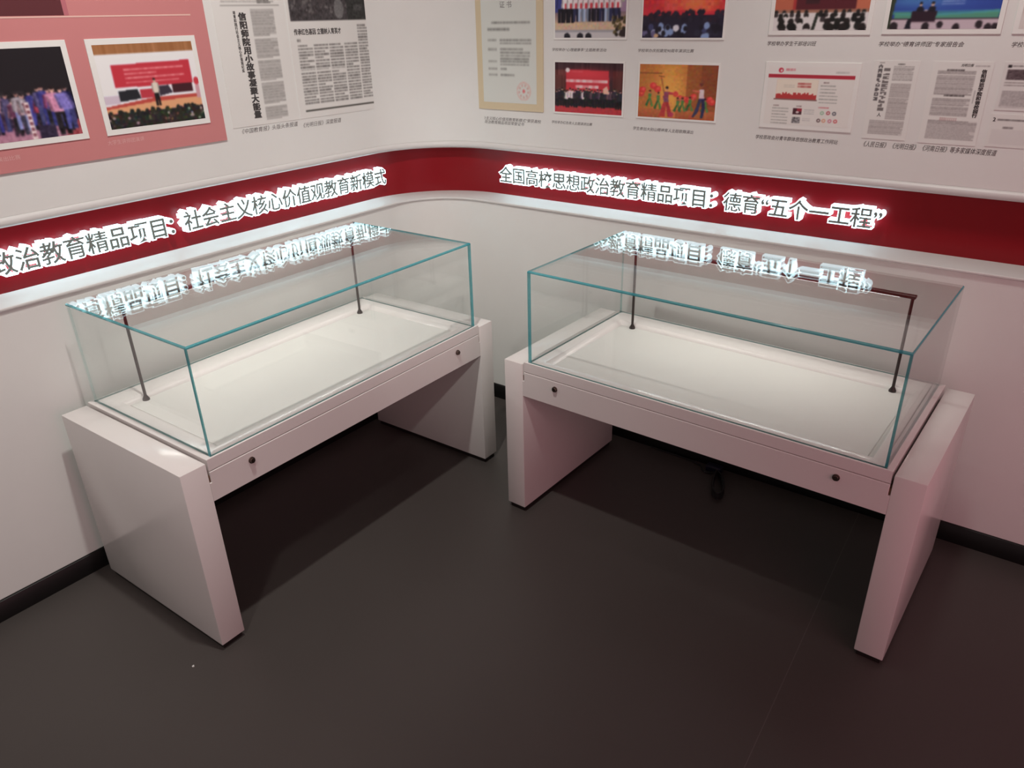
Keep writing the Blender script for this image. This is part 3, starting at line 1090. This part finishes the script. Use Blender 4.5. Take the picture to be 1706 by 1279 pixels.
U, V = uv(R)
p = Pic(130, 80, (203, 203, 199))
p.text_rows(U(1.928), U(2.05), V(1.2370), V(1.2320), .1, (90, 84, 84), .6, .85, .02, 0)
p.text_rows(U(1.942), U(1.965), V(1.2190), V(1.2150), .1, (110, 104, 104), .6, .8, .02, 0)
p.rect(U(1.92), U(2.05), V(1.212), V(1.176), (193, 191, 189), .6)
p.blur(2)
clipping(on_right, *R, p, 'pale clipping marked with a bold 2, lower of the two cut by the right edge', 'newspaper clippings on the right wall',
         [('2', 1.9175, 1.9235, 1.2305, 1.2395, .03, {})])

# ------------------------------------------------------------------ display case (built once, then copied)
L, D, T = 1.2, 0.5547, 0.0697
HT_, HA, GAP = 0.5436, 0.4362, 0.018
SLOT = 0.005
FT = 0.5515          # top of the hood frame
GS, GF, GB = 0.0889, 0.0058, 0.008
GTOP = 0.8385
GT = 0.007


def make_case():
    root = empty('display_case', Matrix.Identity(4))

    def part(name, bm, mat, parent=root, sm=None):
        me = mesh_of(bm, name)
        if sm:
            smooth(me, sm)
        o = link(name, me, mat)
        o.parent = parent
        return o

    for s in (0, 1):
        bm = bmesh.new()
        x0, x1 = (0, T) if s == 0 else (L - T, L)
        box(bm, (x0, 0, GAP), (x1, D, HT_), 0.0022, 2)
        leg = part('side_leg', bm, M_paint, sm=35)
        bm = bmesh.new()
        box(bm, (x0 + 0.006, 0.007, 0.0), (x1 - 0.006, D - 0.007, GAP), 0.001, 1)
        part('gap_shade', bm, M_dark, leg)  # dark block stands in for the shaded gap under the leg
    # apron with the lower lip carrying the locks; narrow slots beside the legs
    bm = bmesh.new()
    box(bm, (T, 0.0, HA), (L - T, 0.018, 0.488), 0.0008, 1)
    box(bm, (T + SLOT, 0.0, 0.486), (L - T - SLOT, 0.018, 0.5175), 0.0012, 1)
    apron = part('front_apron', bm, M_paint, sm=35)
    for x in (0.191, L - 0.191):
        bm = bmesh.new()
        cyl(bm, (x, 0.002, 0.4935), (x, -0.0035, 0.4935), 0.0092, 0.0086, 28)
        cyl(bm, (x, -0.0030, 0.4935), (x, -0.0075, 0.4935), 0.0070, 0.0064, 28)
        box(bm, (x - 0.0009, -0.0079, 0.4895), (x + 0.0009, -0.0070, 0.4975))
        part('lock', bm, M_lock, apron, 40)
    bm = bmesh.new()
    box(bm, (T, 0.018, HA), (L - T, D - 0.001, 0.488), 0)
    part('carcass', bm, M_paint)
    bm = bmesh.new()
    box(bm, (T + SLOT, 0.0185, 0.488), (L - T - SLOT, D - 0.001, 0.5175), 0)
    box(bm, (T + 0.0002, 0.004, 0.4885), (T + SLOT, D - 0.002, 0.506), 0)
    box(bm, (L - T - SLOT, 0.004, 0.4885), (L - T - 0.0002, D - 0.002, 0.506), 0)
    part('groove_liner', bm, M_groove)
    # hood frame: ring round the recessed tray
    bm = bmesh.new()
    o0, o1, p0, p1 = T + SLOT, L - T - SLOT, 0.0012, D - 0.001
    i0, i1, q0, q1 = 0.128, L - 0.128, 0.040, 0.474
    j0, j1, r0, r1 = 0.142, L - 0.142, 0.048, 0.464
    zb, zt, zr = 0.5200, FT, 0.5370
    ring = [(lambda a, b, c, d, z: [bm.verts.new(v) for v in ((a, c, z), (b, c, z), (b, d, z), (a, d, z))])(*k) for k in
            ((o0, o1, p0, p1, zb), (o0, o1, p0, p1, zt), (i0, i1, q0, q1, zt), (j0, j1, r0, r1, zr))]
    for a, b in zip(ring, ring[1:]):
        for k in range(4):
            bm.faces.new((a[k], a[(k + 1) % 4], b[(k + 1) % 4], b[k]))
    bm.faces.new(ring[0][::-1])
    bm.faces.new(ring[3])
    bmesh.ops.recalc_face_normals(bm, faces=bm.faces)
    es = [e for e in bm.edges if abs(e.verts[0].co.z - zt) < 1e-5 and abs(e.verts[1].co.z - zt) < 1e-5]
    bmesh.ops.bevel(bm, geom=es, offset=0.0012, segments=2, profile=.5, affect='EDGES')
    part('hood_frame', bm, M_paint, sm=30)
    bm = bmesh.new()
    box(bm, (j0 + .002, r0 + .002, zr), (j1 - .002, r1 - .002, zr + .002), 0.0006, 1)
    part('tray_liner', bm, M_tray)
    # glass hood: five sheets with teal edges
    g0, g1, h0, h1 = GS, L - GS, GF, D - GB

    def pane(a, b, thin, label, clear=()):
        bm = bmesh.new()
        box(bm, a, b, 0)
        for f in bm.faces:
            f.normal_update()
            n = f.normal
            f.material_index = 0 if abs(f.normal[thin]) > 0.9 or any(n.dot(Vector(c)) > 0.9 for c in clear) else (2 if thin == 0 and n.y > 0.9 else 1)
        o = part('glass_pane', bm, [M_glass, M_edge, M_edge_pale])
        o['label'] = label
        return o

    pane((g0, h0, FT), (g1, h0 + GT, GTOP - GT), 1, 'clear front glass pane')
    pane((g0, h1 - GT, FT), (g1, h1, GTOP - GT), 1, 'clear back glass pane', ((1, 0, 0), (-1, 0, 0), (0, 0, 1)))
    pane((g0, h0 + GT, FT), (g0 + GT, h1 - GT, GTOP - GT), 0, 'clear side glass pane', ((0, 0, 1),))
    pane((g1 - GT, h0 + GT, FT), (g1, h1 - GT, GTOP - GT), 0, 'clear side glass pane', ((0, 1, 0), (0, 0, 1)))
    ch = 0.0028
    bm = bmesh.new()
    rings = [[bm.verts.new(v) for v in ((x0, y0, z), (x1, y0, z), (x1, y1, z), (x0, y1, z))] for x0, x1, y0, y1, z in
             ((g0, g1, h0, h1, GTOP - GT), (g0, g1, h0, h1, GTOP - ch), (g0 + ch, g1 - ch, h0 + ch, h1 - ch, GTOP))]
    for a_, b_ in zip(rings, rings[1:]):
        for k in range(4):
            bm.faces.new((a_[k], a_[(k + 1) % 4], b_[(k + 1) % 4], b_[k])).material_index = 0 if k == 2 else 1
    bm.faces.new(rings[0][::-1])
    bm.faces.new(rings[2])
    bmesh.ops.recalc_face_normals(bm, faces=bm.faces)
    part('glass_pane', bm, [M_glass, M_edge])['label'] = 'clear top glass pane'
    # lamp bar on two posts
    PU, PV, PB, PT = 0.188, 0.455, 0.539, 0.8185
    bm = bmesh.new()
    box(bm, (PU - .008, PV - .008, PT - .009), (L - PU + .008, PV + .008, PT), 0.0012, 1)
    bar = part('light_bar', bm, M_bar, sm=35)
    for x in (PU, L - PU):
        bm = bmesh.new()
        cyl(bm, (x, PV, PB), (x, PV, PT - .008), 0.0042, 0.0042, 16)
        cyl(bm, (x, PV, PB), (x, PV, PB + .005), 0.0100, 0.0096, 20)
        cyl(bm, (x, PV, PB + .005), (x, PV, PB + .014), 0.0090, 0.0046, 20)
        part('light_post', bm, M_metal, bar, 40)
    bm = bmesh.new()
    box(bm, (PU + .03, PV - .004, PT - .0102), (L - PU - .03, PV + .004, PT - .009), 0)
    part('led_strip', bm, M_led, bar)
    d = bpy.data.lights.new('led_light', 'AREA')
    d.shape = 'RECTANGLE'
    d.size, d.size_y = L - 2 * PU - .06, 0.010
    d.energy = 0.98
    d.color = (1.0, 0.975, 0.90)
    d.spread = math.radians(180)
    lo = bpy.data.objects.new('led_light', d)
    COL.objects.link(lo)
    lo.parent = bar
    lo.location = (L / 2, PV, PT - .0108)
    lo.rotation_euler = (math.radians(-34), 0, 0)
    return root


def copy_tree(o, parent=None):
    c = o.copy()
    COL.objects.link(c)
    if parent is not None:
        c.parent = parent
    for ch in list(o.children):
        copy_tree(ch, c)
    return c


def place(o, x, y, ang):
    o.location = (x, y, 0)
    o.rotation_euler = (0, 0, ang)


case = make_case()
case2 = copy_tree(case)
place(case, 0.6155, -1.5960, math.pi / 2 + 0.0129)
place(case2, 0.8336, -0.6318, -0.0237)
tag(case, 'white display table with an empty glass hood against the left wall', 'display case', 'display tables with glass hoods')
tag(case2, 'white display table with an empty glass hood against the right wall', 'display case', 'display tables with glass hoods')

# ------------------------------------------------------------------ cable bundle under the right table
e = empty('power_cord', Matrix.Translation((1.37, -0.13, 0)))
tag(e, 'black power cord bundled in loops on the floor under the right display table', 'cord')
bm = bmesh.new()
r = 0.0032
a = Vector((1.338, -0.062, 0))
b = Vector((1.400, -0.205, 0))
ax = (b - a).normalized()
pe = Vector((-ax.y, ax.x, 0))
mid, hl = (a + b) / 2, (b - a).length / 2
pts = []
for k in range(0, 4 * 24 + 1):
    t = k / 24 * 2 * math.pi
    tw = 0.021 * (1 + 0.10 * math.sin(t * .37))
    q = mid + ax * (-hl * math.cos(t)) * (1 - .02 * (k // 24)) + pe * tw * math.sin(t) * (0.55 + 0.45 * abs(math.sin(t * .5 + .4)))
    pts.append((q.x - 1.37, q.y + 0.13, r + 0.0068 * (k / 24) * 0.9))
tube(bm, pts, r)
o = link('coil', mesh_of(bm, 'coil'), M_cable)
o.parent = e
bm = bmesh.new()
st = [(1.338, -.062, .012), (1.322, -.058, .008), (1.300, -.066, r), (1.283, -.060, r), (1.272, -.046, r), (1.262, -.034, r), (1.245, -.030, r), (1.22, -.022, r), (1.15, -.018, r), (1.05, -.016, r)]


def spline(st, n=8):
    P = [Vector(s) for s in st]
    out = []
    for i in range(len(P) - 1):
        p0, p1, p2, p3 = P[max(i - 1, 0)], P[i], P[i + 1], P[min(i + 2, len(P) - 1)]
        for k in range(n):
            t = k / n
            out.append(.5 * ((2 * p1) + (p2 - p0) * t + (2 * p0 - 5 * p1 + 4 * p2 - p3) * t * t + (3 * p1 - p0 - 3 * p2 + p3) * t ** 3))
    return out + [P[-1]]


tube(bm, [(q.x - 1.37, q.y + .13, max(r, q.z)) for q in spline(st)], r)
o = link('lead', mesh_of(bm, 'lead'), M_cable)
o.parent = e
bm = bmesh.new()
box(bm, (1.288 - 1.37, -.052 + .13, 0.0), (1.345 - 1.37, -.022 + .13, .024), .004, 3)
o = link('adapter', mesh_of(bm, 'adapter'), M_plug)
o.parent = e

bm = bmesh.new()
vs = [bm.verts.new(v) for v in ((-.003, -.002, 0), (.002, -.003, 0), (.004, .001, .0), (-.001, .003, .0))]
vt = [bm.verts.new((v.co.x, v.co.y, .0008 + .0006 * i)) for i, v in enumerate(vs)]
bm.faces.new(vt)
bm.faces.new(vs[::-1])
for k in range(4):
    bm.faces.new((vs[k], vs[(k + 1) % 4], vt[(k + 1) % 4], vt[k]))
o = link('paper_scrap', mesh_of(bm, 'paper_scrap'), M_paper)
o.location = (0.5964, -1.6743, 0)
tag(o, 'tiny white scrap on the dark floor in front of the left display table', 'scrap')
